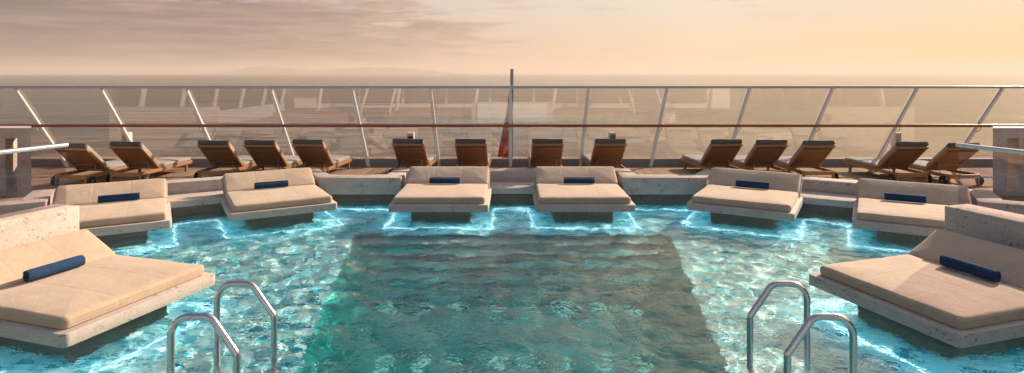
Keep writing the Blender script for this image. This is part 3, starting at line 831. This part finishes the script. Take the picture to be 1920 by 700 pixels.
# flag and pole
root = empty('flagpole', (0, 16.9, Z_DECK))
bm = bmesh.new(); tube(bm, [(0, 0, 0), (0, 0, 2.48)], .048, 20); link('pole', bm, 'pole_grey', root, 40)
bm = bmesh.new(); box(bm, -.12, .12, -.12, .12, 0, .05, None, .01); link('base', bm, 'rail_metal', root)
tag(root, 'grey flagpole standing behind the glass at the centre of the stern', 'flagpole')
def flag():
    bm = bmesh.new(); nz, nx = 40, 36; g = []
    for j in range(nz+1):
        t = j/nz; z = 2.05-1.80*t
        wd = .03+.33*t**1.25
        row = []
        for i in range(nx+1):
            s = i/nx
            x = -.055-wd*s
            y = .05*math.sin(s*17+t*2.2)*(.35+.65*t)+.02*math.sin(t*9+s*4)
            row.append(bm.verts.new((x, y, z+.06*s*t)))
        g.append(row)
    for j in range(nz):
        for i in range(nx): bm.faces.new((g[j][i], g[j][i+1], g[j+1][i+1], g[j+1][i]))
    o = link('flag', bm, 'red_flag', None, 180); o.location = (0, 16.9, 0)
    md = o.modifiers.new('thickness', 'SOLIDIFY'); md.thickness = .004
    bm = bmesh.new(); g = []
    for j in range(25):
        t = j/24; z = 2.18-1.9*t
        g.append([bm.verts.new((-.05-(.02+.03*t)*s_, .004+.012*math.sin(s_*5+t*5), z)) for s_ in (0, .33, .66, 1)])
    for j in range(24):
        for i in range(3): bm.faces.new((g[j][i], g[j][i+1], g[j+1][i+1], g[j+1][i]))
    h_ = link('flag_hoist', bm, 'white_flag', o, 180); h_.location = (0, -.075, 0)
    md = h_.modifiers.new('thickness', 'SOLIDIFY'); md.thickness = .004
    tag(o, 'red flag hanging limp in folds from the flagpole behind the glass', 'flag')
flag()

# bollard lights outside the glass
def bollard():
    root = empty('deck_bollard')
    bm = bmesh.new(); box(bm, -.095, .095, -.09, .09, 0, .80, None, .012); link('body', bm, 'white_paint', root)
    bm = bmesh.new(); box(bm, -.07, .07, -.104, -.0925, .08, .76, None, .004); link('front_panel', bm, 'dark_panel', root)
    return root
b0 = bollard()
for i, (px, lab) in enumerate(((238, 'dark fronted deck bollard behind the glass at far left'), (770, 'dark fronted deck bollard behind the glass left of the flag'),
                               (1148, 'dark fronted deck bollard behind the glass right of the flag'), (1680, 'dark fronted deck bollard behind the glass at far right'))):
    o = b0 if i == 0 else copy_tree(b0)
    o.location = ((px-960)*16.3/1150, 16.3, Z_DECK); tag(o, lab, 'bollard', 'deck bollards outside the windscreen')

# stone end blocks with a niche
def niche_block(s, lab):
    root = empty('stone_counter', (s*9.25, 11.8, Z_DECK))
    bm = bmesh.new(); zt = 1.52-Z_DECK; y1 = .45
    def bx(x0, x1, z0, z1):
        a, b_ = sorted((s*x0, s*x1)); box(bm, a, b_, 0, y1, z0, z1)
    def pr(p_, z0, z1): prism(bm, [(s*x, y) for x, y in p_], z0, z1)
    pr([(0, 0), (.27, 0), (.41, y1), (.38, y1)], 0, zt); pr([(.50, 0), (3.2, 0), (3.2, y1), (.63, y1)], 0, zt)
    pr([(.271, .002), (.499, .002), (.629, y1-.002), (.411, y1-.002)], 0, .10); pr([(.271, .002), (.499, .002), (.629, y1-.002), (.411, y1-.002)], zt-.17, zt-.002)
    link('body', bm, 'grey_travertine', root)
    bm = bmesh.new(); pr([(-.012, -.012), (3.2, -.012), (3.2, y1+.012), (.37, y1+.012)], zt+.001, zt+.03)
    link('top_slab', bm, 'grey_travertine', root)
    tag(root, lab, 'counter', 'stone counters at the ends of the deck')
niche_block(1, 'tall stone counter behind the glass balustrade at the right edge')
niche_block(-1, 'tall stone counter with a sunlit slot at the left edge')

# ------------------------------------------------------------------ pool ladders
def arc(c, r, a0, a1, n=8): return [(c[0]+r*math.cos(R(a0+(a1-a0)*k/n)), c[1]+r*math.sin(R(a0+(a1-a0)*k/n))) for k in range(n+1)]
def make_ladder():
    root = empty('pool_ladder')
    # outline in x (towards the pool centre) and z
    prof = [(0, ZF), (0, .3)]+arc((.155, .545), .155, 180, 90, 8)+[(.26, .70)]+arc((.26, .60), .10, 90, 38, 6)+[(.495, .435)]+arc((.455, .39), .06, 38, 0, 4)+[(.515, .3), (.515, ZF)]
    for y in (0, -.75):
        bm = bmesh.new(); tube(bm, [(x, y, z) for x, z in prof], .028, 18)
        link('handrail', bm, 'steel', root, 60)
    for z in (-.16, -.34):
        bm = bmesh.new(); box(bm, .455, .575, -.735, -.015, z-.015, z+.015, None, .006)
        link('tread', bm, 'steel', root)
    return root
l0 = make_ladder(); l0.location = (-2.665, 5.54, 0)
tag(l0, 'steel pool ladder with two tall handrails by the lower left daybed', 'pool ladder', 'steel pool ladders')
l1 = copy_tree(l0); l1.location = (2.665, 5.54, 0); l1.scale = (-1, 1, 1)
tag(l1, 'steel pool ladder with two tall handrails by the lower right daybed', 'pool ladder', 'steel pool ladders')

# ------------------------------------------------------------------ the ship behind the camera (seen in the glass)
root = empty('water_cascade', (0, -5, 0))
bm = bmesh.new(); box(bm, -2.05, 2.05, -.06, 0, -.3, .84, None, .01); link('falling_water', bm, 'cascade_water', root)
bm = bmesh.new(); box(bm, -2.4, 2.4, -.6, -.07, -.3, .90, None, .02); link('stone_back', bm, 'travertine', root)
tag(root, 'white water cascade at the near end of the pool, mirrored in the glass', 'cascade')
root = empty('superstructure', (0, -11, 0))
bm = bmesh.new(); box(bm, -15, 15, -1, 0, -.6, 3.6); link('wall', bm, 'ship_white', root)
for zf in (.55,):
    for k in range(9):
        bm = bmesh.new(); x = -12+3*k; box(bm, x-1.4, x+1.4, .005, .05, zf, zf+2.3); link('window', bm, 'window_dark', root)
bm = bmesh.new(); box(bm, -15, 15, .01, 3.2, 3.2, 3.4); link('upper_terrace', bm, 'ship_white', root)
for k in range(6):
    bm = bmesh.new(); x = -12.5+5*k; tube(bm, [(x, 2.9, -.4), (x+.5, 2.9, 3.2)], .11, 10); link('column', bm, 'ship_white', root)
for s in (-1, 1):
    st = None
    bm = bmesh.new()
    for k in range(14): box(bm, s*8-.8, s*8+.8, 6.2-k*.28-.3, 6.2-k*.28, .25+k*.225, .29+k*.225)
    st = link('staircase', bm, 'window_dark', root)
    bm = bmesh.new()
    for q in (-.85, .85):
        prism_pts = [(6.3, .2), (2.2, 3.25), (2.2, 3.5), (6.3, .5)]
        vs = [[bm.verts.new((s*8+q+dx, y, z)) for y, z in prism_pts] for dx in (-.04, .04)]
        bm.faces.new(vs[0]); bm.faces.new(vs[1][::-1])
        for i in range(4): bm.faces.new((vs[0][i], vs[1][i], vs[1][(i+1) % 4], vs[0][(i+1) % 4]))
    bmesh.ops.recalc_face_normals(bm, faces=bm.faces[:])
    link('stringer', bm, 'ship_white', st)
tag(root, 'white ship superstructure with dark windows and stairs, mirrored in the glass', 'superstructure')
def gallery(s, lab):
    root = empty('side_gallery', (s*14.4, -11, 0))
    def bx(name, x0, x1, y0, y1, z0, z1, m_, par=root):
        a, b_ = sorted((s*x0, s*x1)); bm = bmesh.new(); box(bm, a, b_, y0, y1, z0, z1); return link(name, bm, m_, par)
    bx('bulwark', 0, .15, 3.4, 19.5, -.6, .75, 'ship_white'); bx('roof', -1.2, .4, 3.3, 19.5, 3.2, 3.42, 'ship_white')
    bx('inner_wall', .25, .4, 3.4, 19.5, .0, 3.19, 'window_dark')
    for k in range(6):
        y = 4.2+k*2.9; bm = bmesh.new(); tube(bm, [(s*-.1, y, .75), (s*-.9, y+.7, 3.2)], .10, 10); link('pillar', bm, 'ship_white', root)
    tag(root, lab, 'gallery', 'side galleries of the ship')
gallery(1, 'white side gallery with leaning pillars along the right side of the ship')
gallery(-1, 'white side gallery with leaning pillars along the left side of the ship')
bm = bmesh.new(); box(bm, -15, 15, -11, -5.62, -.6, .24)
tag(link('forward_deck', bm, 'teak_deck'), kind='structure')

# ------------------------------------------------------------------ render settings
sc.view_settings.view_transform = 'Standard'; sc.view_settings.look = 'None'
sc.view_settings.exposure = .64; sc.view_settings.gamma = 1; sc.view_settings.use_curve_mapping = False
sc.cycles.use_denoising = True; sc.cycles.denoising_prefilter = 'ACCURATE'; sc.cycles.use_adaptive_sampling = False
sc.cycles.max_bounces = 12; sc.cycles.transparent_max_bounces = 24; sc.cycles.transmission_bounces = 8
sc.cycles.glossy_bounces = 5; sc.cycles.diffuse_bounces = 4
sc.cycles.sample_clamp_indirect = 6
sc.cycles.caustics_refractive = True; sc.cycles.caustics_reflective = False
sc.cycles.blur_glossy = .2
